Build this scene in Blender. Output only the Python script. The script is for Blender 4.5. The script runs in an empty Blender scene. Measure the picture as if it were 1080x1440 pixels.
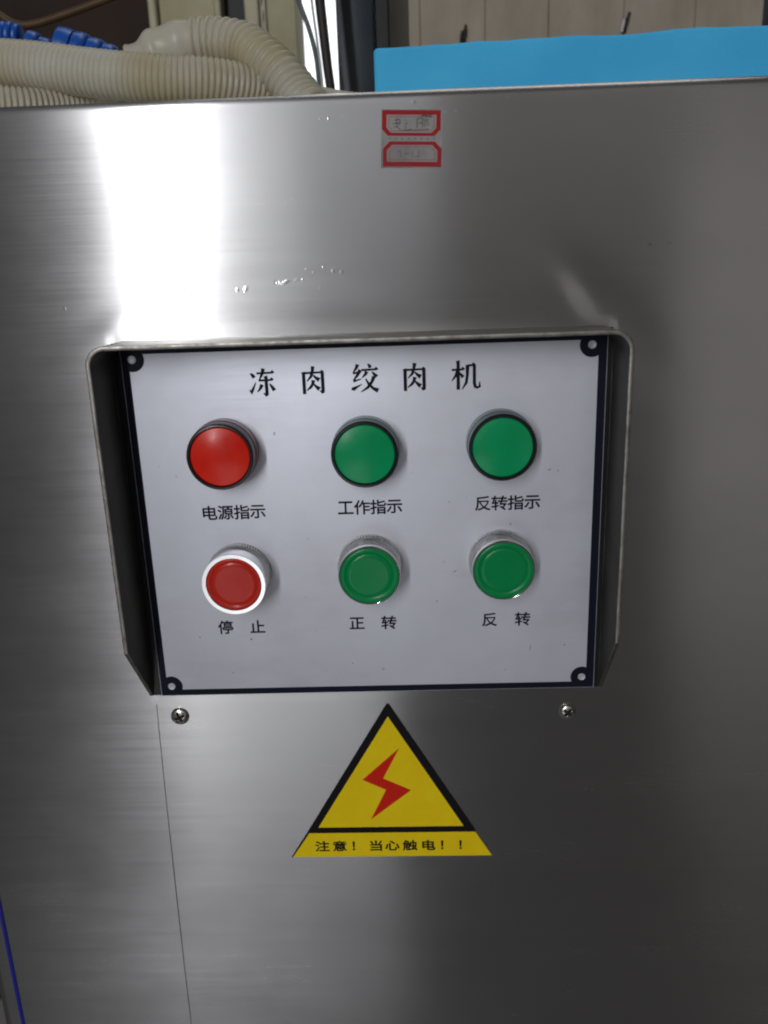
import bpy, bmesh, math, random
from mathutils import Vector, Matrix, noise
random.seed(4)
S = bpy.context.scene
C = S.collection
PI = math.pi
MM = 0.001

# ------------------------------------------------------------------ camera
cam_d = bpy.data.cameras.new("camera"); cam = bpy.data.objects.new("camera", cam_d); C.objects.link(cam)
r = Vector((0.99923503, 0.01987525, -0.03367985)); u = Vector((0.02664775, 0.28428944, 0.9583681)); f = r.cross(u) * -1
f = u.cross(r).normalized()
M3 = Matrix((r, u, -f)).transposed()
cam.matrix_world = Matrix.Translation((0.01754371, -0.34896362, 0.10920517)) @ M3.to_4x4()
cam_d.sensor_fit = 'HORIZONTAL'; cam_d.sensor_width = 36; cam_d.lens = 1165.0 / 1080 * 36
cam_d.clip_start = 0.01; cam_d.clip_end = 50
cam_d.dof.use_dof = True; cam_d.dof.focus_distance = 0.37; cam_d.dof.aperture_fstop = 13
S.camera = cam

# ------------------------------------------------------------------ world and lamps
w = bpy.data.worlds.new("World"); S.world = w; w.use_nodes = True
bg = w.node_tree.nodes['Background']; bg.inputs[0].default_value = (1.0, 0.97, 0.95, 1); bg.inputs[1].default_value = 0.060
S.view_settings.view_transform = 'Standard'; S.view_settings.look = 'None'
S.cycles.pixel_filter_type = 'BLACKMAN_HARRIS'; S.cycles.filter_width = 2.0
S.view_settings.exposure = 0; S.view_settings.gamma = 1

def area(name, loc, target, sx, sy, power, col=(1, 1, 1)):
    l = bpy.data.lights.new(name, 'AREA'); l.shape = 'RECTANGLE'; l.size = sx; l.size_y = sy
    l.energy = power; l.color = col
    o = bpy.data.objects.new(name, l); C.objects.link(o); o.location = loc
    o.rotation_euler = (Vector(target) - Vector(loc)).to_track_quat('-Z', 'Y').to_euler()
    return o
# the bright doorway behind and to the left of whoever holds the camera
area("doorway_light", (-0.93, -3.0, 1.10), (-0.93, 0, 1.10), 0.05, 2.2, 42, (0.97, 0.98, 1.0))
# pale wall lit by the door, and the sunlit floor in front of it
area("wall_glow", (-0.54, -2.95, 0.80), (-0.54, 0, 0.80), 0.34, 1.2, 2.5, (0.95, 0.97, 1.0))
area("wall_glow", (-0.12, -2.95, 0.95), (-0.12, 0, 0.95), 0.50, 1.0, 1.8, (0.95, 0.97, 1.0))
area("floor_glare", (-0.46, -2.6, -1.22), (-0.1, 0, 0), 0.80, 0.85, 3.2, (0.95, 0.97, 1.0))
# added fill lamps on the right, brightening that side of the steel
area("right_fill", (0.65, -3.0, 1.0), (0.65, 0, 1.0), 1.1, 1.0, 1.3, (1.0, 0.95, 0.9))
area("side_glow", (1.5, -3.0, -0.15), (1.3, 0, -0.15), 0.75, 2.6, 1.8, (1.0, 0.95, 0.9))
# daylight falling in from above, behind the machine
area("rear_daylight", (0.15, 0.45, 1.6), (0.0, 0.2, 0.2), 1.2, 0.5, 4.5, (1.0, 0.98, 0.93))

# ------------------------------------------------------------------ materials
def mat(name, col=(.5, .5, .5), rough=.5, metal=0., spec=.5, **k):
    m = bpy.data.materials.new(name); m.use_nodes = True
    b = m.node_tree.nodes['Principled BSDF']
    b.inputs['Base Color'].default_value = (*col, 1); b.inputs['Roughness'].default_value = rough
    b.inputs['Metallic'].default_value = metal; b.inputs['Specular IOR Level'].default_value = spec
    for n, v in k.items(): b.inputs[n.replace('_', ' ')].default_value = v
    return m
class NB:
    def __init__(s, m): s.t = m.node_tree; s.b = s.t.nodes.get('Principled BSDF')
    def n(s, typ, **k):
        nd = s.t.nodes.new(typ)
        for a, v in k.items(): setattr(nd, a, v)
        return nd
    def l(s, a, b): s.t.links.new(a, b)
    def noise(s, scale, mapscale=(1, 1, 1), detail=3, rough=.5, rot=(0, 0, 0)):
        tc = s.n('ShaderNodeTexCoord'); mp = s.n('ShaderNodeMapping'); mp.inputs['Scale'].default_value = mapscale
        mp.inputs['Rotation'].default_value = rot
        nz = s.n('ShaderNodeTexNoise'); nz.inputs['Scale'].default_value = scale
        nz.inputs['Detail'].default_value = detail; nz.inputs['Roughness'].default_value = rough
        s.l(tc.outputs['Object'], mp.inputs[0]); s.l(mp.outputs[0], nz.inputs['Vector']); return nz.outputs['Fac']
    def rng(s, v, a, b, c, d):
        m = s.n('ShaderNodeMapRange'); s.l(v, m.inputs[0])
        for i, x in enumerate((a, b, c, d)): m.inputs[i + 1].default_value = x
        return m.outputs[0]
    def math(s, op, a, b):
        m = s.n('ShaderNodeMath', operation=op)
        for i, x in enumerate((a, b)):
            if isinstance(x, (int, float)): m.inputs[i].default_value = x
            else: s.l(x, m.inputs[i])
        return m.outputs[0]
    def mixc(s, fac, c1, c2):
        m = s.n('ShaderNodeMix', data_type='RGBA')
        if isinstance(fac, float): m.inputs[0].default_value = fac
        else: s.l(fac, m.inputs[0])
        for i, c in ((6, c1), (7, c2)):
            if isinstance(c, tuple): m.inputs[i].default_value = (*c, 1)
            else: s.l(c, m.inputs[i])
        return m.outputs[2]
    def bump(s, h, dist, strength=1., prev=None):
        b = s.n('ShaderNodeBump'); b.inputs['Strength'].default_value = strength; b.inputs['Distance'].default_value = dist
        s.l(h, b.inputs['Height'])
        if prev is not None: s.l(prev, b.inputs['Normal'])
        return b.outputs[0]

def steel(name, base=(.43, .425, .43), rough=.25, aniso=.945, tangent=(0, 0, 1), dents=()):
    m = mat(name, base, rough, 1.0); q = NB(m)
    q.b.inputs['Anisotropic'].default_value = aniso
    if tangent:
        cx = q.n('ShaderNodeCombineXYZ')
        for i in range(3): cx.inputs[i].default_value = tangent[i]
        q.l(cx.outputs[0], q.b.inputs['Tangent'])
    brush = q.noise(1, (14, 60, 1500), 3, .6)      # the grain of the brushing, running across
    band = q.noise(1, (3, 20, 160), 3, .6)
    blot = q.noise(14, (1, 1, 1.4), 4, .6); smear = q.noise(7, (1, 1, 3.5), 6, .7, (0, .5, 0))
    fac = q.math('ADD', q.rng(brush, .3, .7, -.01, .01), q.rng(band, .3, .7, -.004, .004))
    fac = q.math('ADD', fac, q.rng(blot, .35, .7, .012, -.015)); fac = q.math('ADD', fac, q.rng(smear, .45, .72, 0, .018))
    rr = q.math('ADD', rough, fac); q.l(rr, q.b.inputs['Roughness'])
    v = q.math('ADD', q.rng(brush, .3, .7, -.02, .02), q.rng(band, .3, .7, -.012, .012))
    # small dirt specks, here and there in drifts
    sp = q.noise(420, (.7, 1, 1.3), 1, .5); spm = q.rng(sp, .74, .80, 0, 1)
    drift = q.rng(q.noise(9, (1, 1, 2.5), 2), .52, .66, 0, 1)
    spk = q.math('MULTIPLY', spm, drift)
    hs = q.n('ShaderNodeHueSaturation'); hs.inputs['Color'].default_value = (*base, 1)
    q.l(q.math('ADD', v, 1.0), hs.inputs['Value'])
    col = q.mixc(q.math('MULTIPLY', spk, .55), hs.outputs[0], (.10, .10, .10))
    q.l(col, q.b.inputs['Base Color'])
    nrm = q.bump(brush, .0000010, 1.0)
    if dents:
        tc = q.n('ShaderNodeTexCoord'); tot = None
        wob = q.n('ShaderNodeTexNoise'); wob.inputs['Scale'].default_value = 700
        q.l(tc.outputs['Object'], wob.inputs['Vector'])
        for (x, z, rx, rz, ang, h) in dents:
            mp = q.n('ShaderNodeMapping', vector_type='TEXTURE')
            mp.inputs['Location'].default_value = (x * MM, 0, z * MM)
            mp.inputs['Rotation'].default_value = (0, -math.radians(ang), 0)
            mp.inputs['Scale'].default_value = (rx * MM, 1, rz * MM)
            q.l(tc.outputs['Object'], mp.inputs[0])
            ln = q.n('ShaderNodeVectorMath', operation='LENGTH'); q.l(mp.outputs[0], ln.inputs[0])
            dd = q.math('ADD', ln.outputs['Value'], q.rng(wob.outputs['Fac'], .3, .7, -.3, .3))
            mr = q.n('ShaderNodeMapRange', interpolation_type='SMOOTHSTEP'); q.l(dd, mr.inputs[0])
            mr.inputs[1].default_value = 0; mr.inputs[2].default_value = 1; mr.inputs[3].default_value = h; mr.inputs[4].default_value = 0
            tot = mr.outputs[0] if tot is None else q.math('ADD', tot, mr.outputs[0])
        nrm = q.bump(tot, .00013, 1.0, nrm)
    q.l(nrm, q.b.inputs['Normal'])
    return m

def dull(name, c1, c2, scale=20, rough=.7, ms=(1, 1, 1)):
    m = mat(name, c1, rough, 0, .3); q = NB(m); nz = q.noise(scale, ms, 5, .65)
    q.l(q.mixc(q.rng(nz, .35, .68, 0, 1), c1, c2), q.b.inputs['Base Color']); q.l(q.bump(nz, .001, .5), q.b.inputs['Normal'])
    return m
DENTS = [(-49.6, 102.2, 1.0, 1.0, 0, .30), (-46.0, 102.5, 1.7, 1.2, 40, .35), (-33.2, 104.4, 1.4, 1.4, 0, -.30), (-33.2, 104.4, .7, .7, 0, .35),
         (-29.9, 104.5, 2.6, 1.0, 18, .40), (-25.0, 105.2, 2.0, .7, 10, .15), (-9.8, 108.5, 1.1, 1.1, 0, .28), (-6.6, 107.9, 1.0, 1.5, -20, .25),
         (-22.5, 105.4, .6, .6, 0, .25), (-15.5, 102.0, .5, 1.9, -25, .12), (-71.5, 103.0, .8, .8, 0, .3), (-121.5, 97.0, .5, 1.4, 15, .06),
         (24.0, 169.3, .8, .6, 0, .3), (-12.0, 164.8, .7, .5, 0, .3), (-8.8, 164.8, .7, .5, 0, .3), (36.2, 165.5, .8, .5, 0, .3), (40.5, 165.8, .6, .5, 0, .3), (-3.0, 165.0, .5, .4, 0, .3),
         (46.0, 166.0, .6, .4, 0, .25), (2.5, 165.2, .5, .4, 0, .3), (-18.0, 108.0, .5, .5, 0, .2), (-21.0, 109.5, .5, .5, 0, .2), (-14.0, 110.0, .5, .5, 0, .2)]
M_steel = steel("brushed_steel", dents=DENTS)
M_hood = dull("shaded_hood_inside", (.050, .050, .043), (.032, .030, .026), 40, .5)  # shade of the inner walls put into a darker colour than the outside steel
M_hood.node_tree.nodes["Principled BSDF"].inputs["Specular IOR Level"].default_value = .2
M_hoodr = mat("cut_steel_edge", (.40, .38, .35), .42, 1.0)
M_hoodo = steel('hood_outside_steel', (.36, .345, .32), .40, .5, None)
q = NB(M_hoodr); q.l(q.rng(q.noise(500, (1, 1, 1), 3), .3, .7, .3, .6), q.b.inputs['Roughness'])
q.l(q.mixc(q.rng(q.noise(120, (1, 1, 1), 5, .7), .42, .68, 0, 1), (.34, .325, .30), (.19, .17, .15)), q.b.inputs['Base Color'])

def plate_material():
    m = mat("silver_plate", (.66, .67, .73), .5, .33); q = NB(m)
    br = q.noise(1, (30, 60, 1800), 3, .6); bl = q.noise(22, (1, 1, 1), 4, .6)
    q.l(q.rng(br, .3, .7, .47, .53), q.b.inputs['Roughness'])
    sp = q.rng(q.noise(330, (1, 1, 1), 1), .77, .80, 0, 1)
    c = q.mixc(q.rng(bl, .35, .75, 0, 1), (.755, .77, .86), (.68, .69, .77))
    sm = q.rng(q.noise(9, (1, 1, 2.2), 5, .7), .52, .74, 0, .30); c = q.mixc(sm, c, (.52, .50, .49))
    c = q.mixc(q.math('MULTIPLY', sp, q.rng(q.noise(25), .5, .6, 0, .8)), c, (.14, .13, .13))
    q.l(c, q.b.inputs['Base Color']); q.l(q.bump(br, .00001), q.b.inputs['Normal'])
    return m
M_plate = plate_material()
M_ink = mat("black_ink", (.006, .007, .018), .6, 0, .15)
M_blackpl = mat("black_plastic", (.012, .012, .014), .22)
M_hole = mat("corner_hole_metal", (.55, .56, .60), .5, .3)

def lens(name, col, dark):
    m = mat(name, col, .20, 0, .25); q = NB(m)
    q.l(q.mixc(q.rng(q.noise(60, detail=2), .3, .7, 0, 1), col, dark), q.b.inputs['Base Color'])
    q.l(q.rng(q.noise(300, detail=2), .3, .7, .18, .26), q.b.inputs['Roughness'])
    return m
M_redlens = lens("red_lens", (.80, .030, .012), (.66, .016, .008))
M_greenlens = lens("green_lens", (.004, .36, .135), (.003, .30, .10))
M_redcap = lens("red_cap", (.58, .028, .016), (.52, .022, .013))
M_greencap = lens("green_cap", (.003, .26, .075), (.002, .23, .062))
M_redcollar = mat("red_tinted_collar", (.20, .045, .07), .25)
M_greencollar = mat("green_tinted_collar", (.09, .20, .19), .25)
M_chrome = mat("chrome", (.80, .79, .77), .09, 1.0)
M_brim = mat('bright_chrome_rim', (.95, .95, .95), .22, 1.0)
M_knurl = mat("satin_nickel", (.70, .69, .67), .28, 1.0)
q = NB(M_chrome); q.l(q.rng(q.noise(250, detail=3), .4, .7, .05, .16), q.b.inputs['Roughness'])
M_recess = mat('dark_recess', (.02, .016, .013), .7)  # dark colour for the faces of the cross recess
M_screw = mat("screw_steel", (.50, .47, .42), .27, 1.0)
q = NB(M_screw); q.l(q.mixc(q.rng(q.noise(400, detail=3), .45, .7, 0, 1), (.62, .60, .55), (.22, .18, .14)), q.b.inputs['Base Color'])

def sticker(name, c1, c2, rough=.5):
    m = mat(name, c1, rough, 0, .12); q = NB(m)
    q.l(q.mixc(q.rng(q.noise(45, detail=5, rough=.65), .35, .7, 0, 1), c1, c2), q.b.inputs['Base Color'])
    return m
M_yellow = sticker("yellow_vinyl", (.88, .66, .008), (.82, .58, .006))
M_yblack = mat("sticker_black", (.008, .007, .010), .5, 0, .12)
M_yred = mat("sticker_red", (.62, .018, .008), .5, 0, .12)
M_paper = sticker("worn_paper", (.40, .37, .36), (.22, .21, .22), .7)
M_pred = sticker("faded_red_print", (.40, .018, .022), (.33, .04, .045), .75)
M_pline = mat("thin_red_print", (.36, .13, .12), .6)
M_pen = mat("grey_pen", (.06, .055, .06), .6)
M_groove = mat("seam_dark", (.06, .06, .06), .6)
M_bluefilm = mat("blue_film", (.01, .010, .26), .4)

def hose_mat():
    m = mat("milky_hose", (.66, .62, .50), .30, 0, .45); q = NB(m)
    c = q.mixc(q.rng(q.noise(26, detail=3), .35, .65, 0, 1), (.80, .78, .70), (.68, .62, .44)); q.l(c, q.b.inputs['Base Color'])
    tr = q.n('ShaderNodeBsdfTranslucent'); q.l(c, tr.inputs[0]); mx = q.n('ShaderNodeMixShader'); mx.inputs[0].default_value = .45
    q.l(q.b.outputs[0], mx.inputs[1]); q.l(tr.outputs[0], mx.inputs[2]); q.l(mx.outputs[0], q.t.nodes['Material Output'].inputs[0])
    return m
M_hose = hose_mat()
def foam_mat():
    m = mat("blue_foam", (.03, .36, .75), .85, 0, .2); q = NB(m)
    g = q.noise(900, detail=3); bb = q.noise(18, detail=3)
    c = q.mixc(q.rng(bb, .35, .65, 0, 1), (.095, .58, .97), (.070, .50, .90))
    c = q.mixc(q.rng(g, .60, .72, 0, .35), c, (.12, .50, .82)); q.l(c, q.b.inputs['Base Color'])
    q.l(q.bump(g, .0004, .8), q.b.inputs['Normal']); return m
M_foam = foam_mat()
M_cream = dull("aged_cream_paint", (.50, .47, .32), (.38, .34, .20), 18)
M_creamedge = dull("cream_edge_paint", (.60, .57, .42), (.44, .40, .27), 25)
M_board = dull("beige_board", (.43, .37, .30), (.32, .27, .21), 16, .75, (1.6, 1, .6))
M_dark = dull("dark_cavity", (.030, .014, .008), (.016, .008, .005), 8)
M_post = dull("dark_blue_paint", (.028, .038, .048), (.018, .024, .030), 25, .4)
M_postd = dull("near_black_paint", (.012, .013, .014), (.008, .008, .008), 25, .5)
M_cable = dull("dark_brown_rubber", (.045, .034, .030), (.03, .025, .022), 60, .5)
M_gcable = dull("grey_cable_rubber", (.13, .15, .17), (.08, .10, .12), 60, .35)
M_wire = dull("brown_wire", (.12, .065, .03), (.08, .045, .02), 60, .5)
M_blue = mat("blue_plastic", (.008, .09, .42), .35, 0, .5)
M_clear = mat("clear_plastic", (.45, .50, .52), .2, 0, .5, Transmission_Weight=.4)
M_hook = mat("rusty_black", (.02, .015, .014), .6)
M_white = mat("white_plastic", (.6, .58, .57), .5)
M_floor = dull("dusty_concrete", (.10, .095, .09), (.07, .068, .065), 6, .9)
M_sky = bpy.data.materials.new("bright_daylight"); M_sky.use_nodes = True
nt = M_sky.node_tree; nt.nodes.clear(); e = nt.nodes.new('ShaderNodeEmission'); e.inputs[0].default_value = (.93, .97, 1, 1); e.inputs[1].default_value = 1.6
oo = nt.nodes.new('ShaderNodeOutputMaterial'); nt.links.new(e.outputs[0], oo.inputs[0])

# ------------------------------------------------------------------ helpers
def obj(name, bm, material, parent=None, smooth=True, ang=32, label=None, group=None):
    bmesh.ops.recalc_face_normals(bm, faces=bm.faces) if smooth != 'flat' else None
    me = bpy.data.meshes.new(name)
    for fc in bm.faces: fc.smooth = smooth is True
    if smooth is True:
        for ed in bm.edges:
            if len(ed.link_faces) == 2 and ed.calc_face_angle(0) > math.radians(ang): ed.smooth = False
    bm.to_mesh(me); bm.free()
    for mm in (material if isinstance(material, (list, tuple)) else [material]): me.materials.append(mm)
    o = bpy.data.objects.new(name, me); C.objects.link(o)
    if parent is not None: o.parent = parent
    if label: o['label'] = label
    if group: o['group'] = group
    return o
def thing(name, label, cat, loc=(0, 0, 0), group=None, rot=(0, 0, 0)):
    o = bpy.data.objects.new(name, None); C.objects.link(o); o.location = loc; o.rotation_euler = rot; o.empty_display_size = .02
    o['label'] = label; o['category'] = cat
    if group: o['group'] = group
    return o
def sub(name, loc, parent, label=None, group=None):
    o = bpy.data.objects.new(name, None); C.objects.link(o); o.location = loc; o.parent = parent; o.empty_display_size = .005
    if label: o['label'] = label
    if group: o['group'] = group
    return o
def box(bm, x0, x1, y0, y1, z0, z1, bev=0, seg=2):
    vs = bmesh.ops.create_cube(bm, size=1)['verts']
    for v in vs: v.co = Vector(((x0 + x1) / 2 + v.co.x * (x1 - x0), (y0 + y1) / 2 + v.co.y * (y1 - y0), (z0 + z1) / 2 + v.co.z * (z1 - z0)))
    if bev:
        es = list({e for v in vs for e in v.link_edges})
        bmesh.ops.bevel(bm, geom=es, offset=bev, segments=seg, profile=.5, affect='EDGES')
    return bm
def lathe(prof, segs=96, rf=None):
    """profile of (radius, y) in mm turned about the Y axis; y negative = towards the viewer"""
    bm = bmesh.new(); rows = []
    for i, (rr, y) in enumerate(prof):
        if rr <= 1e-6: rows.append([bm.verts.new((0, y * MM, 0))] * segs); continue
        row = []
        for k in range(segs):
            a = 2 * PI * k / segs; R = (rr + (rf(i, k) if rf else 0)) * MM
            row.append(bm.verts.new((R * math.cos(a), y * MM, R * math.sin(a))))
        rows.append(row)
    for a, b in zip(rows, rows[1:]):
        for k in range(segs):
            q4 = [a[k], a[(k + 1) % segs], b[(k + 1) % segs], b[k]]
            qq = []
            for v in q4:
                if v not in qq: qq.append(v)
            if len(qq) >= 3: bm.faces.new(qq)
    return bm
def poly(bm, pts, y, depth=0.0):
    """flat polygon in the XZ plane (mm), facing -Y; with depth it gets sides going back"""
    vs = [bm.verts.new((x * MM, y * MM, z * MM)) for x, z in pts]
    fc = bm.faces.new(vs); fc.normal_update()
    if fc.normal.y > 0: fc.normal_flip()
    if depth:
        bs = [bm.verts.new((x * MM, (y + depth) * MM, z * MM)) for x, z in pts]; n = len(pts)
        for i in range(n): bm.faces.new((vs[i], vs[(i + 1) % n], bs[(i + 1) % n], bs[i]))
def ribbon(bm, pts, ws, y, cap=True):
    """a pen stroke: centre line (mm) with a width at each point"""
    n = len(pts); L = []; Rr = []
    for i, (x, z) in enumerate(pts):
        a = Vector(pts[max(i - 1, 0)]); b = Vector(pts[min(i + 1, n - 1)]); d = (b - a)
        if d.length < 1e-9: d = Vector((1, 0))
        d.normalize(); nn = Vector((-d.y, d.x)) * ws[i] / 2
        L.append((x + nn.x, z + nn.y)); Rr.append((x - nn.x, z - nn.y))
    for i in range(n - 1):
        vs = [bm.verts.new((p[0] * MM, y * MM, p[1] * MM)) for p in (L[i], L[i + 1], Rr[i + 1], Rr[i])]
        try:
            fc = bm.faces.new(vs); fc.normal_update()
            if fc.normal.y > 0: fc.normal_flip()
        except ValueError: pass
def text_mesh(chars, y, bold=0.0):
    """chars: (character, centre x, centre z, width, height) in mm -> bmesh of flat print"""
    bm = bmesh.new()
    for ch, cx, cz, ww, hh in chars:
        cu = bpy.data.curves.new('print', 'FONT'); cu.body = ch; cu.offset = bold; cu.resolution_u = 4
        t = bpy.data.objects.new('print', cu); C.objects.link(t)
        dg = bpy.context.evaluated_depsgraph_get(); dg.update()
        me = bpy.data.meshes.new_from_object(t.evaluated_get(dg))
        xs = [v.co.x for v in me.vertices]; zs = [v.co.y for v in me.vertices]
        mx, mz = (min(xs) + max(xs)) / 2, (min(zs) + max(zs)) / 2
        if ch in '一正止工': mz, = (mz,)
        sx, sz = ww * MM, hh * MM
        full = .5, .38
        if ch in '！': full = (mx, mz)
        else: full = (.5 if abs(mx - .5) < .15 else mx, mz)
        for v in me.vertices: v.co = Vector(((v.co.x - full[0]) * sx + cx * MM, y * MM, (v.co.y - full[1]) * sz + cz * MM))
        bm.from_mesh(me)
        for dx, dz, dy in ((.11, .03, .004), (-.03, .10, .008)):
            me.transform(Matrix.Translation((dx * MM, -dy * MM, dz * MM))); bm.from_mesh(me)
        bpy.data.objects.remove(t); bpy.data.curves.remove(cu); bpy.data.meshes.remove(me)
    for fc in bm.faces:
        fc.normal_update()
        if fc.normal.y > 0: fc.normal_flip()
    return bm
def spline(pts, step):
    P = [Vector(p) for p in pts]; P = [P[0] * 2 - P[1]] + P + [P[-1] * 2 - P[-2]]; out = []
    for i in range(1, len(P) - 2):
        for k in range(24):
            t = k / 24; a, b, c, d = P[i - 1:i + 3]
            out.append(.5 * ((2 * b) + (c - a) * t + (2 * a - 5 * b + 4 * c - d) * t * t + (3 * b - a - 3 * c + d) * t ** 3))
    out.append(P[-2]); res = [out[0]]; acc = 0
    for a, b in zip(out, out[1:]):
        seg = (b - a).length; pos = 0
        while acc + seg - pos >= step:
            pos += step - acc; acc = 0; res.append(a.lerp(b, pos / seg))
        acc += seg - pos
    return res
def tube(bm, pts, rad, step, segs=24, pitch=0, amp=0, rfun=None, closed_ends=True):
    ps = spline([tuple(c * MM for c in p) for p in pts], step * MM); up = Vector((0, 1, 0)); rows = []; s = 0; nprev = None
    for i, p in enumerate(ps):
        d = (ps[min(i + 1, len(ps) - 1)] - ps[max(i - 1, 0)]).normalized()
        n = up - d * up.dot(d); n.normalize(); b = d.cross(n)
        row = []
        for k in range(segs):
            a = 2 * PI * k / segs; R = rad(s) if callable(rad) else rad
            if pitch:
                ph = 2 * PI * s / pitch + a; c = .5 + .5 * math.cos(ph); R += amp * (c ** .7 - .5)
            row.append(bm.verts.new(p + (n * math.cos(a) + b * math.sin(a)) * R * MM))
        rows.append(row); s += step
    for a, b in zip(rows, rows[1:]):
        for k in range(segs): bm.faces.new((a[k], a[(k + 1) % segs], b[(k + 1) % segs], b[k]))
    if closed_ends: bm.faces.new(rows[0]); bm.faces.new(rows[-1])
    return bm

# ------------------------------------------------------------------ the machine: cabinet, hood, plate
cab = thing('machine_cabinet', 'brushed stainless steel machine cabinet with hooded control panel of lights and buttons', 'machine cabinet')
def bulge(x, z):
    """waviness of the thin sheet, metres; negative = towards the viewer"""
    h = noise.noise(Vector((x * 11, z * 7, 3.1))) * .00022 + noise.noise(Vector((x * 30, z * 22, 9.1))) * .00004
    def g(cx, cz, rx, rz, ang, a):
        dx, dz = x - cx * MM, z - cz * MM; c, s = math.cos(math.radians(ang)), math.sin(math.radians(ang))
        p, q_ = (dx * c + dz * s) / (rx * MM), (-dx * s + dz * c) / (rz * MM); return a * MM * math.exp(-(p * p + q_ * q_))
    h += g(97, 93, 22, 9, -48, .85) + g(80, 99, 18, 8, -48, -.35)         # pulled sheet by the hood's right corner
    h += g(-101, 90, 12, 5, 25, -.10)                                        # and by its left corner
    if abs(x) < .104 and -.084 < z < .085: h *= .2
    return h
def cabinet_front():
    bm = bmesh.new(); x0, x1, z0, zt, R = -.207, .36, -.42, .174, .0032
    xs = [x0 + (x1 - x0) * i / 280 for i in range(281)]
    zs = [z0 + (zt - R - z0) * i / 300 for i in range(301)]
    prof = [(0, z) for z in zs] + [(R - R * math.cos(a), zt - R + R * math.sin(a)) for a in [PI / 2 * k / 8 for k in range(1, 9)]] + [(.05, zt), (.12, zt), (.22, zt)]
    rows = []
    for x in [x0] + xs + [x1]:
        rows.append(None)
    rows = []
    # left bend, front, right bend
    cols = [(x0 - .002, .2, 0), (x0 - .002, .002, 0)] + [(x0 - .002 * math.sin(a), .002 - .002 * math.cos(a), 0) for a in (1.1, .55)] + [(x, 0, 1) for x in xs] + [(x1, .2, 0)]
    for (x, yo, front) in cols:
        row = []
        for (y, z) in prof:
            yy = y + (bulge(x, z) if front and y < .001 else 0)
            row.append(bm.verts.new((x, max(yy, yo) if not front else yy, z - (0 if y > 0 or 1 else 0))))
        rows.append(row)
    for a, b in zip(rows, rows[1:]):
        for k in range(len(prof) - 1): bm.faces.new((a[k], b[k], b[k + 1], a[k + 1]))
    return bm
fp = obj('front_panel', cabinet_front(), M_steel, cab, ang=60, label='brushed stainless steel front sheet with bent top edge')
bm = bmesh.new(); ribbon(bm, [(-104.0, -86), (-104.4, -100), (-105.2, -140), (-106.0, -190), (-106.6, -240), (-107, -300)], [.22, .26, .24, .34, .3, .3], -.22)
obj('seam', bm, M_groove, cab, smooth=False)
bm = bmesh.new(); box(bm, -.1997, -.1978, -.0007, .0004, -.42, .170, .0003, 1); obj('blue_film_strip', bm, M_bluefilm, cab, label='bright blue edge of protective film along left side')

def hood_mesh():
    """bent steel shroud: path seen from the front, walls reaching forward"""
    xl, xr, zt, zch, zf, d, R, T = -106.4, 105.8, 83.4, -46.9, -81.0, 26.5, 8.0, 1.8
    path = []   # (x, z, nx, nz, depth) with n = inward normal
    def depth(z): return d if z >= zch else 1.2 + (d - 1.2) * max(0, (z - zf)) / (zch - zf)
    n1 = 22
    lz = [zf + (zch - zf) * i / 8 for i in range(8)] + [zch + (zt - R - zch) * i / n1 for i in range(n1 + 1)]
    for z in lz: path.append((xl, z, 1, 0, depth(z)))
    for k in range(1, 11):
        a = PI - PI / 2 * k / 10; path.append((xl + R + R * math.cos(a), zt - R + R * math.sin(a), -math.cos(a), -math.sin(a), d))
    for k in range(1, 30): path.append((xl + R + (xr - xl - 2 * R) * k / 30, zt, 0, -1, d))
    for k in range(0, 11):
        a = PI / 2 - PI / 2 * k / 10; path.append((xr - R + R * math.cos(a), zt - R + R * math.sin(a), -math.cos(a), -math.sin(a), d))
    for z in lz[::-1][1:]: path.append((xr, z, -1, 0, depth(z)))
    bm = bmesh.new(); rows = []
    for i, (x, z, nx, nz, dp) in enumerate(path):
        wob = .10 * noise.noise(Vector((x * .06, z * .06, 1.7)))
        b = .45
        sec = [(0, 0), (0, -dp + b), (.13, -dp + .13), (b, -dp), (T - b, -dp), (T - .13, -dp + .13), (T, -dp + b), (T, 0)]
        rows.append([bm.verts.new(((x + nx * (s + wob)) * MM, min(y, 0) * MM, (z + nz * (s + wob)) * MM)) for s, y in sec])
    mats = []
    for a, b in zip(rows, rows[1:]):
        for k in range(7):
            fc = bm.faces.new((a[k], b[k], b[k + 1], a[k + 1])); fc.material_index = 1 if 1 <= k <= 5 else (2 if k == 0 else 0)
    for rr in (rows[0], rows[-1]): bm.faces.new(rr)
    return bm
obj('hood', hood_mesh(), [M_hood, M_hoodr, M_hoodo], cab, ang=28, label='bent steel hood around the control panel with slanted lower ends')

# name plate
PX0, PX1, PZ0, PZ1 = -100.6, 101.6, -81.0, 81.2
obj('plate_gap_shade', box(bmesh.new(), -.1043, .1038, -.0004, .0002, -.0812, .0825), M_blackpl, cab, label='black sheet standing in for the shade round the control plate')  # added black sheet: shade of the gap between plate and hood, as colour
plate = obj('control_plate', box(bmesh.new(), PX0 * MM, PX1 * MM, -.0016, -.0004, PZ0 * MM, PZ1 * MM, .00025, 2), M_plate, cab, label='silver control plate with black border')
WX0, WX1, WZ0, WZ1 = -97.3, 97.8, -77.8, 77.8
HOLES = [(-95.8, 75.6), (95.1, 75.8), (-95.2, -76.0), (95.8, -75.4)]
bm = bmesh.new(); yb = -1.68; e_ = .28
X0, X1, Z0, Z1 = PX0 + e_, PX1 - e_, PZ0 + e_, PZ1 - e_
poly(bm, [(X0, WZ1), (X1, WZ1), (X1, Z1), (X0, Z1)], yb); poly(bm, [(X0, Z0), (X1, Z0), (X1, WZ0), (X0, WZ0)], yb)
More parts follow.
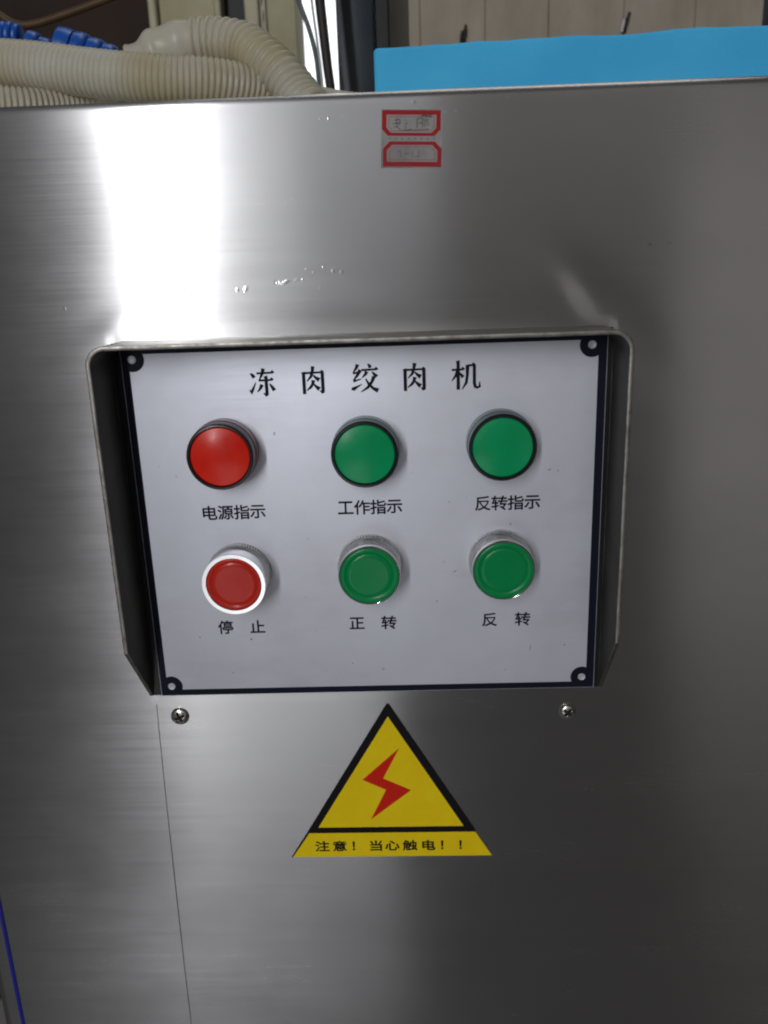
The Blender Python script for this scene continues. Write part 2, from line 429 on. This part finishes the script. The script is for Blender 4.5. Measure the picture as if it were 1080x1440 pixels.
poly(bm, [(X0, WZ0), (WX0, WZ0), (WX0, WZ1), (X0, WZ1)], yb); poly(bm, [(WX1, WZ0), (X1, WZ0), (X1, WZ1), (WX1, WZ1)], yb)
obj('black_border', bm, M_ink, plate, smooth=False)
for hx, hz in HOLES:
    bm = bmesh.new(); poly(bm, [(hx + 5.1 * math.cos(a), hz + 5.1 * math.sin(a)) for a in [2 * PI * k / 48 for k in range(48)]], yb - .05)
    # keep the disc inside the plate
    for v in bm.verts: v.co.x = max(min(v.co.x, X1 * MM), X0 * MM); v.co.z = max(min(v.co.z, Z1 * MM), Z0 * MM)
    obj('corner_disc', bm, M_ink, plate, smooth=False)
    bm = lathe([(0, -1.78), (1.25, -1.80), (1.55, -1.95), (1.7, -1.9), (1.72, -1.73)], 32); o = obj('corner_rivet', bm, M_hole, plate); o.location = (hx * MM, 0, hz * MM)

# title, brush-shaped strokes of each character in a 100 x 100 box
H_, V_ = 5.6, 9.5
def hor(x0, x1, z, w=H_): return [([(x0, z), (x1 - 4, z + (x1 - x0) * .02)], [w * 1.1, w]), ([(x1 - 12, z + 1), (x1 - 6, z + 5), (x1 + 1, z + 1)], [1, 9, 5])]
def ver(x, z0, z1, w=V_): return [([(x - 2, z0 + 3), (x, z0 - 4), (x, z1 + 3), (x, z1)], [w * 1.25, w, w, w * .8])]
def pie(*p): return [(list(p), [11] + [8] * (len(p) - 2) + [2.5])]
def na(*p): return [(list(p), [3.5] + [8] * (len(p) - 2) + [13])]
def hook(x, z): return [([(x + 3, z + 4), (x - 4, z - 1), (x - 13, z + 7)], [9, 8, 1.5])]
GLYPH = {
 '冻': [([(9, 82), (17, 75), (22, 66)], [3, 9, 10]), ([(4, 24), (10, 14), (14, 24), (27, 50)], [5, 11, 8, 2])]
      + hor(32, 94, 81) + pie((57, 97), (51, 77), (39, 55)) + hor(38, 90, 56) + ver(65, 68, 6) + hook(65, 5)
      + pie((49, 42), (43, 30), (31, 16)) + [([(77, 44), (84, 34), (93, 20)], [4, 8, 11])],
 '肉': ver(15, 76, 2) + hor(15, 88, 75) + ver(85, 76, 8) + hook(85, 7) + pie((51, 98), (48, 80), (42, 62), (26, 46)) + na((50, 68), (60, 58), (73, 50))
      + pie((51, 50), (47, 36), (40, 26), (24, 14)) + na((49, 38), (60, 27), (72, 18)),
 '绞': pie((29, 97), (24, 84), (12, 68)) + [([(12, 67), (22, 68), (36, 71)], [8, 5, 5])] + pie((38, 78), (26, 58), (12, 42)) + [([(12, 40), (24, 42), (40, 46)], [9, 5, 3])]
      + [([(5, 14), (12, 12), (26, 20), (42, 28)], [7, 11, 6, 2])] + [([(64, 98), (70, 92), (73, 84)], [3, 9, 10])] + hor(42, 98, 77)
      + pie((60, 72), (55, 62), (43, 50)) + [([(78, 70), (86, 62), (94, 52)], [4, 8, 12])] + pie((85, 54), (76, 34), (62, 16), (38, 1)) + na((55, 47), (66, 28), (80, 13), (98, 4)),
 '机': hor(3, 46, 70) + ver(25, 98, 1) + pie((24, 68), (17, 50), (3, 32)) + [([(28, 60), (34, 54), (42, 44)], [4, 7, 10])]
      + pie((57, 86), (56, 50), (52, 24), (38, 2)) + hor(57, 82, 84) + [([(80, 86), (80, 60), (80, 22), (83, 10), (90, 7), (98, 10), (98, 28)], [9, 9, 9, 9, 8, 7, 2])],
}
bm = bmesh.new(); k_ = 0
for ch, cx, cz, ww in (('冻', -42.0, 64.6, 11.6), ('肉', -20.5, 64.8, 11.2), ('绞', .8, 65.1, 12.0), ('肉', 21.9, 64.8, 11.2), ('机', 43.1, 64.8, 12.2)):
    for pts, ws in GLYPH[ch]:
        k_ += 1
        ribbon(bm, [(cx + (x - 50) / 100 * ww, cz + (z - 50) / 100 * 12.0) for x, z in pts], [v * .15 for v in ws], -1.72 - (k_ % 7) * .004)
obj('title_print', bm, M_ink, plate, smooth=False)
CAP = [('电源指示', (-69.7, -62.5, -55.3, -48.2), 8.1), ('工作指示', (-9.6, -2.4, 4.7, 11.8), 8.8), ('反转指示', (50.2, 57.4, 64.5, 71.7), 9.1),
       ('停止', (-67.2, -52.6), -46.6), ('正转', (-7.0, 7.6), -46.1), ('反转', (53.3, 68.2), -45.8)]
for s_, xs_, z_ in CAP:
    obj('caption_print', text_mesh([(c_, x_, z_, 7.3, 6.9 if c_ not in '工' else 7.6) for c_, x_ in zip(s_, xs_)], -1.72, .011), M_ink, plate, smooth=False)
# pen and dirt marks on the plate
for (x, z, l, a, w_) in ((37.9, -22.0, 1.8, 30, .35), (-55.8, -52.8, .9, 10, .8), (-79.5, -51.3, .6, 0, .6), (-70.5, -21.5, .6, 60, .7), (82.5, 23, .8, 80, .35), (-65.3, -13.2, .7, 20, .5), (72.0, -60.0, 3.2, 85, .25), (87.5, -59, .6, 0, .6), (60.5, -71, .5, 90, .4)):
    bm = bmesh.new(); c_, s_ = math.cos(math.radians(a)) * l, math.sin(math.radians(a)) * l
    ribbon(bm, [(x - c_ / 2, z - s_ / 2), (x, z), (x + c_ / 2, z + s_ / 2)], [w_ * .4, w_, w_ * .2], -1.70)
    obj('dirt_mark', bm, M_pen, plate, smooth=False)

# ------------------------------------------------------------------ lights, buttons, screws
def indicator(x, z, ml, mc, label, tilt=(0, 0, 0)):
    t = sub('indicator_light', (x * MM, -.0016, z * MM), cab, label, 'round indicator lights'); t.rotation_euler = tilt
    obj('collar', lathe([(13.2, 0), (14.3, -.05), (14.4, -.4), (14.4, -6.3), (14.1, -6.7), (13.3, -6.8)]), mc, t)
    obj('bezel', lathe([(13.3, -6.4), (13.95, -6.5), (14.15, -6.8), (14.15, -11.4), (14.0, -12.1), (13.6, -12.5), (13.0, -12.55), (12.65, -12.2), (12.5, -11.3), (12.4, -10.5)]), M_blackpl, t)
    obj('lens', lathe([(12.5, -10.8), (12.45, -11.5), (12.1, -11.85), (10.5, -12.1), (7.5, -12.45), (4, -12.7), (0, -12.8)]), ml, t)
    return t
indicator(-59.9, 35.6, M_redlens, M_redcollar, 'red indicator light at upper left of control plate')
indicator(0.4, 34.9, M_greenlens, M_greencollar, 'green indicator light at top middle of control plate')
indicator(57.4, 36.2, M_greenlens, M_greencollar, 'green indicator light at upper right of control plate')

def button(x, z, mc, flat, label, rot=(0, 0, 0)):
    t = sub('push_button', (x * MM, -.0016, z * MM), cab, label, 'round push buttons'); t.rotation_euler = rot
    kn = lambda i, k: (.35 if (k % 3) else -.55) if 1 <= i <= 2 else 0
    obj('knurled_ring', lathe([(12.5, 0), (13.9, -.2), (13.9, -3.4), (13.55, -3.9), (13.35, -4.4), (12.9, -5.0)], 216, kn), M_knurl, t, ang=50)
    if flat:
        obj('bezel', lathe([(12.6, -4.6), (13.1, -5.2), (13.2, -9.5), (13.75, -10.6), (13.95, -12.6), (13.88, -13.9), (13.75, -14.3), (12.15, -14.3), (11.95, -14.0), (11.85, -13.2), (11.85, -12)]), M_brim, t, ang=10)
        rc, yc = 11.85, -13.8
    else:
        obj('bezel', lathe([(12.6, -4.6), (13.2, -5.2), (13.0, -9.5), (13.35, -10.8), (13.55, -12.4), (13.5, -13.5), (13.3, -14.2), (13.0, -14.45), (12.7, -14.3), (12.6, -13.6), (12.6, -12)]), M_chrome, t, ang=60)
        rc, yc = 12.6, -14.1
    obj('cap', lathe([(rc, yc + 2), (rc, yc + .3), (rc - .25, yc), (10.6, yc - .05), (10.3, yc + .25), (10.0, yc + .35), (9.7, yc + .1), (8, yc + .15), (4, yc + .25), (0, yc + .3)]), mc, t, ang=50)
    return t
button(-58.4, -20.2, M_redcap, True, 'red push button with bright chrome rim at lower left of control plate', (math.radians(.5), 0, math.radians(-.5)))
button(0.1, -17.7, M_greencap, False, 'green push button at bottom middle of control plate', (math.radians(1), 0, math.radians(1)))
button(57.9, -17.0, M_greencap, False, 'green push button at lower right of control plate')

def screw(x, z, rot, rr, label):
    bm = bmesh.new(); NR, NA = 26, 96; rows = []; rot = math.radians(rot)
    for i in range(NR + 1):
        rad = rr * i / NR; row = []
        for k in range(NA):
            a = 2 * PI * k / NA; px, pz = rad * math.cos(a), rad * math.sin(a)
            h = 1.9 * math.sqrt(max(0, 1 - (rad / rr) ** 2.6)) * .9 + .25
            cx_, cz_ = px * math.cos(rot) + pz * math.sin(rot), -px * math.sin(rot) + pz * math.cos(rot)
            m_ = min(abs(cx_), abs(cz_)); lim = .45
            if rad < rr * .62 and m_ < lim + .25: 
                dpt = 1.5 * min(1, (lim + .25 - m_) / .3) * min(1, (rr * .62 - rad) / .5); h -= dpt
            row.append(bm.verts.new((px * MM, -h * MM, pz * MM)) if i else None)
        rows.append(row)
    c0 = bm.verts.new((0, -.6 * MM, 0))
    for k in range(NA): bm.faces.new((c0, rows[1][k], rows[1][(k + 1) % NA]))
    for i in range(1, NR):
        for k in range(NA): bm.faces.new((rows[i][k], rows[i][(k + 1) % NA], rows[i + 1][(k + 1) % NA], rows[i + 1][k]))
    base = [bm.verts.new((v.co.x, 0.0003, v.co.z)) for v in rows[NR]]
    for k in range(NA): bm.faces.new((rows[NR][k], rows[NR][(k + 1) % NA], base[(k + 1) % NA], base[k]))
    for fc in bm.faces:
        c = fc.calc_center_median(); cx_, cz_ = (c.x * math.cos(rot) + c.z * math.sin(rot)) / MM, (-c.x * math.sin(rot) + c.z * math.cos(rot)) / MM
        if math.hypot(cx_, cz_) < rr * .58 and min(abs(cx_), abs(cz_)) < .52: fc.material_index = 1
    o = obj('screw', bm, [M_screw, M_recess], cab, label=label, group='cross-head screws below the control plate', ang=55); o.location = (x * MM, 0, z * MM)
    return o
screw(-93.4, -92.6, 25, 4.35, 'dark domed cross-head screw under the lower left plate corner')
screw(90.1, -94.2, 50, 3.9, 'pale domed cross-head screw under the lower right plate corner')

# ------------------------------------------------------------------ stickers
ws_ = thing('warning_sticker', 'yellow triangular electric shock warning sticker with red lightning bolt below the control plate', 'warning sticker', (5 * MM, 0, -173.5 * MM))
def rel(pts, o=(5, -173.5)): return [(x - o[0], z - o[1]) for x, z in pts]
bm = bmesh.new(); poly(bm, rel([(-45.0, -173.2), (54.9, -173.9), (46.6, -159.7), (6.4, -88.8), (4.9, -88.8), (-36.3, -159.2)]), -.45, .35)
obj('yellow_sheet', bm, M_yellow, ws_, smooth=False)
bm = bmesh.new(); out = [(5.65, -87.4), (47.0, -160.0), (-36.9, -159.6)]; inn = [(5.5, -94.8), (41.0, -156.4), (-30.9, -156.1)]
out2 = [(5.0, -88.4), (6.3, -88.4), (47.2, -159.8), (-36.8, -159.3)]
def quad(a, b, c_, d_): poly(bm, rel([a, b, c_, d_]), -.50)
quad(out2[1], out2[2], inn[1], inn[0]); quad(out2[2], out2[3], inn[2], inn[1]); quad(out2[3], out2[0], inn[0], inn[2]); poly(bm, rel([out2[0], out2[1], inn[0]]), -.50)
poly(bm, rel([(-36.8, -159.3), (-35.6, -159.4), (-44.6, -173.3), (-45.3, -173.3)]), -.505)
obj('triangle_frame', bm, M_yblack, ws_, smooth=False)
bm = bmesh.new(); poly(bm, rel([(10.4, -112.0), (-7.9, -129.2), (2.9, -134.6), (-4.6, -151.8), (15.4, -135.2), (2.3, -128.8)]), -.51)
bm.free(); bm = bmesh.new()
B_ = [(10.4, -112.0), (-7.9, -129.2), (3.4, -135.0), (-4.6, -151.8), (15.6, -135.4), (2.2, -128.6)]
poly(bm, rel([B_[0], B_[1], B_[5]]), -.51); poly(bm, rel([B_[1], B_[2], B_[4], B_[5]]), -.51); poly(bm, rel([B_[2], B_[3], B_[4]]), -.51)
bmesh.ops.remove_doubles(bm, verts=bm.verts, dist=1e-6)
obj('lightning_bolt', bm, M_yred, ws_, smooth=False)
cs = [('注', -29.6), ('意', -20.8), ('！', -13.8), ('当', -2.7), ('心', 5.4), ('触', 14.2), ('电', 23.2), ('！', 30.2), ('！', 39.3)]
obj('caption_print', text_mesh([(c_, x_ - 5, -167.2 + 173.5 - .004 * x_, 7.5, 6.4) for c_, x_ in cs], -.52, .016), M_yblack, ws_, smooth=False)

pl = thing('price_label', 'small worn paper label with two red frames stuck near the top edge', 'paper label', (22.7 * MM, 0, 156.3 * MM), rot=(0, math.radians(2.3), 0))
bm = bmesh.new(); random.seed(9)
edge = []
for a, b in (((-11.6, 10.4), (11.6, 10.6)), ((11.6, 10.6), (12.3, -9.9)), ((12.3, -9.9), (-11.6, -10.3)), ((-11.6, -10.3), (-11.6, 10.4))):
    for k in range(8):
        t = k / 8; edge.append((a[0] + (b[0] - a[0]) * t + random.uniform(-.12, .12), a[1] + (b[1] - a[1]) * t + random.uniform(-.12, .12)))
poly(bm, edge, -.30, .22); obj('paper_sheet', bm, M_paper, pl, smooth=False)
def frame(bm, outer, inner, y):
    n = len(outer)
    for i in range(n): poly(bm, [outer[i], outer[(i + 1) % n], inner[(i + 1) % n], inner[i]], y)
def chamf(x0, x1, z0, z1, c, top):
    return [(x0, z0), (x0, z1 - c), (x0 + c, z1), (x1 - c, z1), (x1, z1 - c), (x1, z0)] if top else [(x0, z1), (x0, z0 + c), (x0 + c, z0), (x1 - c, z0), (x1, z0 + c), (x1, z1)]
bm = bmesh.new(); frame(bm, chamf(-11.3, 11.3, 1.1, 10.2, 2.3, False), chamf(-9.6, 9.6, 2.2, 8.6, 1.8, False), -.34); obj('red_frame', bm, M_pred, pl, smooth=False)
bm = bmesh.new(); frame(bm, chamf(-10.9, 11.9, -9.9, -.9, 2.6, True), chamf(-9.4, 10.3, -8.2, -2.1, 2.1, True), -.34); obj('red_frame', bm, M_pred, pl, smooth=False)
bm = bmesh.new(); frame(bm, chamf(-8.9, 8.9, 2.8, 8.0, 1.5, False), chamf(-8.6, 8.6, 3.05, 7.75, 1.4, False), -.34)
frame(bm, chamf(-8.6, 9.5, -7.6, -2.7, 1.7, True), chamf(-8.3, 9.2, -7.3, -2.95, 1.6, True), -.34); obj('inner_line', bm, M_pline, pl, smooth=False)
bm = bmesh.new()
for k in range(8): ribbon(bm, [(-8.6 + k * 2.45, .15), (-8.0 + k * 2.45, .25)], [.35, .35], -.34)
obj('perforation_dot', bm, M_pen, pl, smooth=False)
bm = bmesh.new()
def scr(p, w_=.28):
    ribbon(bm, p, [w_ * random.uniform(.6, 1.3) for _ in p], -.35)
for p in ([(-6.5, 6.6), (-4.6, 6.9)], [(-5.6, 7.4), (-5.7, 3.9)], [(-7.2, 5.4), (-4.2, 5.7)], [(-6.8, 3.9), (-5.9, 4.6), (-4.3, 3.5)], [(-4.6, 7.1), (-4.2, 5.6), (-5.2, 4.6)],
          [(-2.4, 6.9), (-1.8, 6.3)], [(-2.5, 5.2), (-1.5, 5.6)], [(-2.1, 4.6), (-2.4, 3.4), (-1.3, 3.2), (.2, 3.5)], [(2.3, 7.2), (2.2, 3.8)], [(2.2, 7.2), (4.2, 7.4), (4.3, 4.0)], [(2.3, 5.6), (4.1, 5.7)],
          [(4.9, 7.6), (5.0, 4.4)], [(5.2, 6.5), (6.6, 6.8)], [(5.9, 7.4), (5.6, 4.2)], [(6.4, 6.0), (6.8, 4.6)], [(3.2, 8.0), (5.6, 8.2), (8.0, 7.8)], [(4.0, 8.4), (8.3, 8.6)], [(-4.6, 3.0), (1.0, 3.1), (6.8, 3.5)], [(5.3, 7.8), (7.6, 8.3)]):
    scr(p)
for p in ([(-4.5, -4.2), (-3.4, -6.6)], [(-2.5, -5.4), (-.8, -5.2)], [(.6, -4.2), (.7, -6.8)], [(3.0, -3.8), (3.2, -6.2), (2.4, -6.6)], [(1.4, -6.3), (3.0, -6.1)]): scr(p, .16)
obj('handwriting', bm, M_pen, pl, smooth=False)

# ------------------------------------------------------------------ things on top of the cabinet
def hose(name, pts, rad, pitch, amp, label, parent=None):
    bm = bmesh.new(); tube(bm, pts, rad, pitch / 8, 40, pitch, amp)
    o = obj(name, bm, M_hose, parent, ang=80)
    if parent is None: o['label'] = label; o['category'] = 'hose'; o['group'] = 'corrugated hoses on top of the cabinet'
    return o
hose('corrugated_hose', [(-215, 62, 205), (-178.4, 61, 204.0), (-159.3, 60, 202.2), (-140.3, 59, 200.0), (-121.5, 58, 196.9), (-102.6, 57, 194.2), (-83.6, 58, 192.6), (-64, 64, 191.8), (-46, 76, 189.6), (-28, 94, 186.2), (-8, 112, 184.6), (20, 124, 184.4)], 9.8, 2.4, .75,
     'long milky corrugated hose lying along the cabinet top at left')
hb = thing('corrugated_hose', 'milky corrugated hose arching over the others with smooth cuff end', 'hose', (-60 * MM, 82 * MM, 200 * MM), 'corrugated hoses on top of the cabinet')
def off(ps): return [(x + 60, y - 82, z - 200) for x, y, z in ps]
bm = bmesh.new(); tube(bm, off([(-78.2, 82, 212.8), (-66.5, 82, 213.0), (-53.0, 79, 209.8), (-43.4, 73, 203.0), (-34.5, 68, 194.8), (-27.6, 64, 186.0), (-23, 60, 180), (-19, 56, 176)]), 9.3, 3.7 / 9, 40, 3.7, 1.6)
obj('ribbed_tube', bm, M_hose, hb, ang=80)
bm = bmesh.new(); tube(bm, off([(-103.5, 84, 203.6), (-96, 83, 208.0), (-88, 82, 211), (-80, 82, 212.6), (-76, 82, 213)]), lambda s: (10.9 if s < 1.5 else 9.7 + .9 * math.cos(s * .55) * (1 if s < 14 else .4)), .5, 40)
obj('cuff', bm, M_hose, hb, ang=70)
bm = bmesh.new(); tube(bm, off([(-142, 94, 188), (-124, 90, 195), (-112, 87, 200.5), (-102, 84, 205)]), 9.0, 1, 32); obj('smooth_tube', bm, M_hose, hb)
hose('corrugated_hose', [(-215, 36, 184), (-190, 37, 183.4), (-170, 40, 182.8), (-150, 50, 182.6), (-128, 68, 182.6), (-100, 88, 182.6), (-70, 94, 182.6)], 7.8, 2.4, .9,
     'short ribbed hose lowest in the pile at the far left')

# blue foam block
bm = bmesh.new(); box(bm, .0, .42, 0, .07, 0, .0352, .0022, 3)
bmesh.ops.subdivide_edges(bm, edges=[e for e in bm.edges if abs((e.verts[0].co - e.verts[1].co).normalized().x) > .99 and e.calc_length() > .1], cuts=60)
for v in bm.verts:
    if v.co.z > .03: v.co.z += noise.noise(Vector((v.co.x * 30, 1, 2))) * .0009 + noise.noise(Vector((v.co.x * 90, 1, 2))) * .0004
    v.co.y += noise.noise(Vector((v.co.x * 25, v.co.z * 10, 5))) * .0004
o = obj('foam_block', bm, M_foam, None, ang=50); o.location = (.0069, .0900, .1740); o.rotation_euler = (0, 0, math.radians(-4.0))
o['label'] = 'bright blue foam slab lying on the cabinet top at right'; o['category'] = 'foam slab'

# blue ribbed plastic pieces behind the hoses
def ribbed(name, segs, loc, ang, label):
    bm = bmesh.new(); prof = []; x = 0
    for rr, ln in segs:
        prof += [(rr * .8, x), (rr, x + .5), (rr * 1.02, x + ln * .5), (rr * .95, x + ln - .5), (rr * .8, x + ln)]; x += ln + .1
    prof = [(0, 0)] + prof + [(0, x)]
    b2 = lathe(prof, 20); bmesh.ops.rotate(b2, verts=b2.verts, matrix=Matrix.Rotation(-PI / 2, 3, 'Z'))
    o = obj(name, b2, M_blue, None, ang=60); o.location = [c * MM for c in loc]; o.rotation_euler = (0, math.radians(ang), 0)
    o['label'] = label; o['category'] = 'plastic fitting'; o['group'] = 'blue plastic fittings behind the hoses'
    return o
ribbed('blue_fitting', [(11.2, 8.2), (10.6, 7.2), (9.4, 7.2), (8.0, 6.6)], (-154, 120, 220.5), 13, 'blue ribbed plastic fitting of four steps behind the hoses')
ribbed('blue_fitting', [(7.4, 6.0), (6.4, 6)], (-169, 118, 223), 20, 'small blue plastic fitting in the middle of the three behind the hoses')
ribbed('blue_fitting', [(6.6, 3.6), (6.9, 3.2), (6.3, 3.2)], (-181, 116, 227.5), 8, 'dark blue plastic fitting beside the clear cap at the far left')
b2 = lathe([(0, 0), (6.4, 0), (7.2, 1), (7.2, 9), (6.6, 9.6), (6.4, 11), (0, 11.2)], 28); bmesh.ops.rotate(b2, verts=b2.verts, matrix=Matrix.Rotation(-PI / 2, 3, 'Z'))
o = obj('clear_cap', b2, M_clear, None, ang=40); o.location = (-.193, .117, .229); o.rotation_euler = (0, math.radians(8), 0); o['label'] = 'clear plastic cap at the far left behind the hoses'; o['category'] = 'plastic cap'
# the box they lie on, dark, behind the hoses on the cabinet top
bm = bmesh.new(); box(bm, -.33, -.118, .098, .16, .1742, .213, .002, 1)
o = obj('dark_tray', bm, M_dark, None); o['label'] = 'dark tray behind the hoses carrying the blue plastic fittings'; o['category'] = 'tray'

# ------------------------------------------------------------------ behind the cabinet
FL = -.9
def struct(o): o['kind'] = 'structure'; return o
bm = bmesh.new(); box(bm, -1.2, -.09, .60, .66, FL, 1.4); struct(obj('rear_wall', bm, M_dark))
# bright opening seen between the posts
bm = bmesh.new(); box(bm, -.12, .05, .60, .61, FL, 1.4); o = obj('daylit_opening', bm, M_sky); o['label'] = 'glaring daylight seen through the narrow gap between cream post and dark post'; o['category'] = 'window'

t = thing('cream_post', 'wide cream painted channel post behind the hoses, left one', 'post', (-.140, .36, FL), 'cream posts behind the cabinet')
H = 1.5
bm = bmesh.new(); box(bm, -.0215, .0215, 0, .05, 0, H, .001, 1); obj('face', bm, M_cream, t)
bm = bmesh.new(); box(bm, -.0275, -.0222, -.008, .05, 0, H, .001, 1); obj('edge_strip', bm, M_creamedge, t)
bm = bmesh.new(); box(bm, .0222, .0265, -.006, .05, 0, H, .001, 1); obj('edge_strip', bm, M_creamedge, t)
t = thing('cream_post', 'cream painted post with scratched black marks beside the bright gap', 'post', (-.078, .35, FL), 'cream posts behind the cabinet')
bm = bmesh.new(); box(bm, -.0165, -.0062, 0, .05, 0, H, .001, 1); obj('edge_strip', bm, M_creamedge, t)
bm = bmesh.new(); box(bm, -.0052, -.0008, .002, .05, 0, H, .0006, 1); obj('middle_strip', bm, M_creamedge, t)
bm = bmesh.new(); box(bm, .0004, .0222, -.002, .05, 0, H, .001, 1); obj('face', bm, M_cream, t)
bm = bmesh.new(); random.seed(3); z = 1110
while z < 1240:
    x = random.uniform(-4.4, -3.0); l = random.uniform(2, 9); ribbon(bm, [(x, z), (x + random.uniform(-.8, .8), z + l * .5), (x + random.uniform(-.6, .6), z + l)], [.4, 1.1, .4], 1.7); z += l + random.uniform(0, 4)
ribbon(bm, [(-5.7, 1100), (-5.7, 1240)], [.8, .8], 1.5); ribbon(bm, [(-.2, 1100), (-.2, 1240)], [.9, .9], -.8)
obj('black_mark', bm, M_hook, t, smooth=False)
bm = bmesh.new(); box(bm, -.112, -.0955, .37, .42, FL, .6); o = obj('dark_gap_strip', bm, M_postd); o['label'] = 'near black strip standing in for the dark gap between the two cream posts'; o['category'] = 'post'  # added strip, the darkness of the gap put into its colour

t = thing('dark_post', 'dark blue painted steel post between bright gap and beige boards', 'post', (-.005, .25, FL))
bm = bmesh.new(); box(bm, -.0150, .0090, 0, .04, 0, H, .0012, 2)
obj('face', bm, M_post, t)
bm = bmesh.new(); box(bm, .0096, .0190, .003, .04, 0, H, .001, 1); obj('side_flange', bm, M_postd, t)

bm = bmesh.new(); tube(bm, [(-24, 200, 120), (-22.2, 200, 175), (-21.5, 200, 205), (-23.2, 200, 225), (-24.8, 200, 245), (-26.2, 200, 265), (-28, 200, 300), (-30, 202, 360)], lambda s: 2.3 + .9 * min(1, s / 180), 2, 20)
o = obj('thick_cable', bm, M_cable); o['label'] = 'thick dark brown cable hanging in front of the bright gap'; o['category'] = 'cable'
bm = bmesh.new(); tube(bm, [(-27, 215, 120), (-28.6, 218, 190), (-30.2, 218, 219), (-31.4, 218, 235), (-34.8, 218, 250), (-40.3, 218, 266), (-50, 218, 300)], 1.5, 2, 14)
o = obj('thin_cable', bm, M_gcable); o['label'] = 'thin grey cable crossing the bright gap beside the thick one'; o['category'] = 'cable'
bm = bmesh.new(); tube(bm, [(-26, 210, 150), (-27.6, 210, 215), (-29.4, 210, 240), (-31.5, 210, 262), (-34, 210, 300)], .8, 2, 10)
o = obj('thin_cable', bm, M_white); o['label'] = 'very thin pale cable running along the thick dark cable'; o['category'] = 'cable'
bm = bmesh.new(); tube(bm, [(-260, 200, 285), (-235, 200, 270), (-223.6, 200, 263.8), (-215.6, 200, 259.5), (-207.9, 200, 254.9), (-197.4, 200, 254.0), (-177.6, 200, 258.3), (-151.2, 200, 265.5), (-120, 200, 275), (-90, 210, 290)], 2.2, 2, 14)
o = obj('brown_wire', bm, M_wire); o['label'] = 'brown wire sagging across the dark space above the blue fittings'; o['category'] = 'wire'

# beige boards behind the foam
bw = thing('board_wall', 'beige boards standing side by side behind the blue foam', 'board partition', (.14, .30, FL))
edges = [10, 35.2, 80.4, 124.4, 176, 225, 271.5]
random.seed(11)
for a, b in zip(edges, edges[1:]):
    bm = bmesh.new(); dy = random.uniform(0, .0012); box(bm, (a + .12) * MM - .14, (b - .12) * MM - .14, dy, .02, 0, H, .0006, 1); obj('board', bm, M_board, bw)
bm = bmesh.new(); box(bm, .279, .40, .305, .36, FL, .6, .001, 1); o = obj('dark_post', bm, M_postd); o['label'] = 'dark upright at the far right edge beside the beige boards'; o['category'] = 'post'
def hookm(x, z, lean, label):
    t = thing('wall_hook', label, 'hook', (x * MM, .299, z * MM), 'small black hooks on the beige boards')
    bm = bmesh.new(); tube(bm, [(0, 0, -4), (0, -2.5, -1), (.4 + lean * .4, -3.0, 3.5), (1.2 + lean, -1, 7.5)], lambda s: 1.0 + .25 * math.sin(s), .6, 12); obj('hook_arm', bm, M_hook, t)
    bm = bmesh.new(); tube(bm, [(-1.9, -.8, -4), (-1.9 + lean * .3, -1.5, 0), (-.9 + lean * .5, -1, 4)], 1.0, .8, 10); obj('hook_sleeve', bm, M_white if lean > .8 else M_cable, t)
hookm(65.3, 260.5, .3, 'small black hook on the beige boards, nearer the dark post')
hookm(176.3, 263.5, 1.6, 'small black and white hook on the beige boards, farther right')
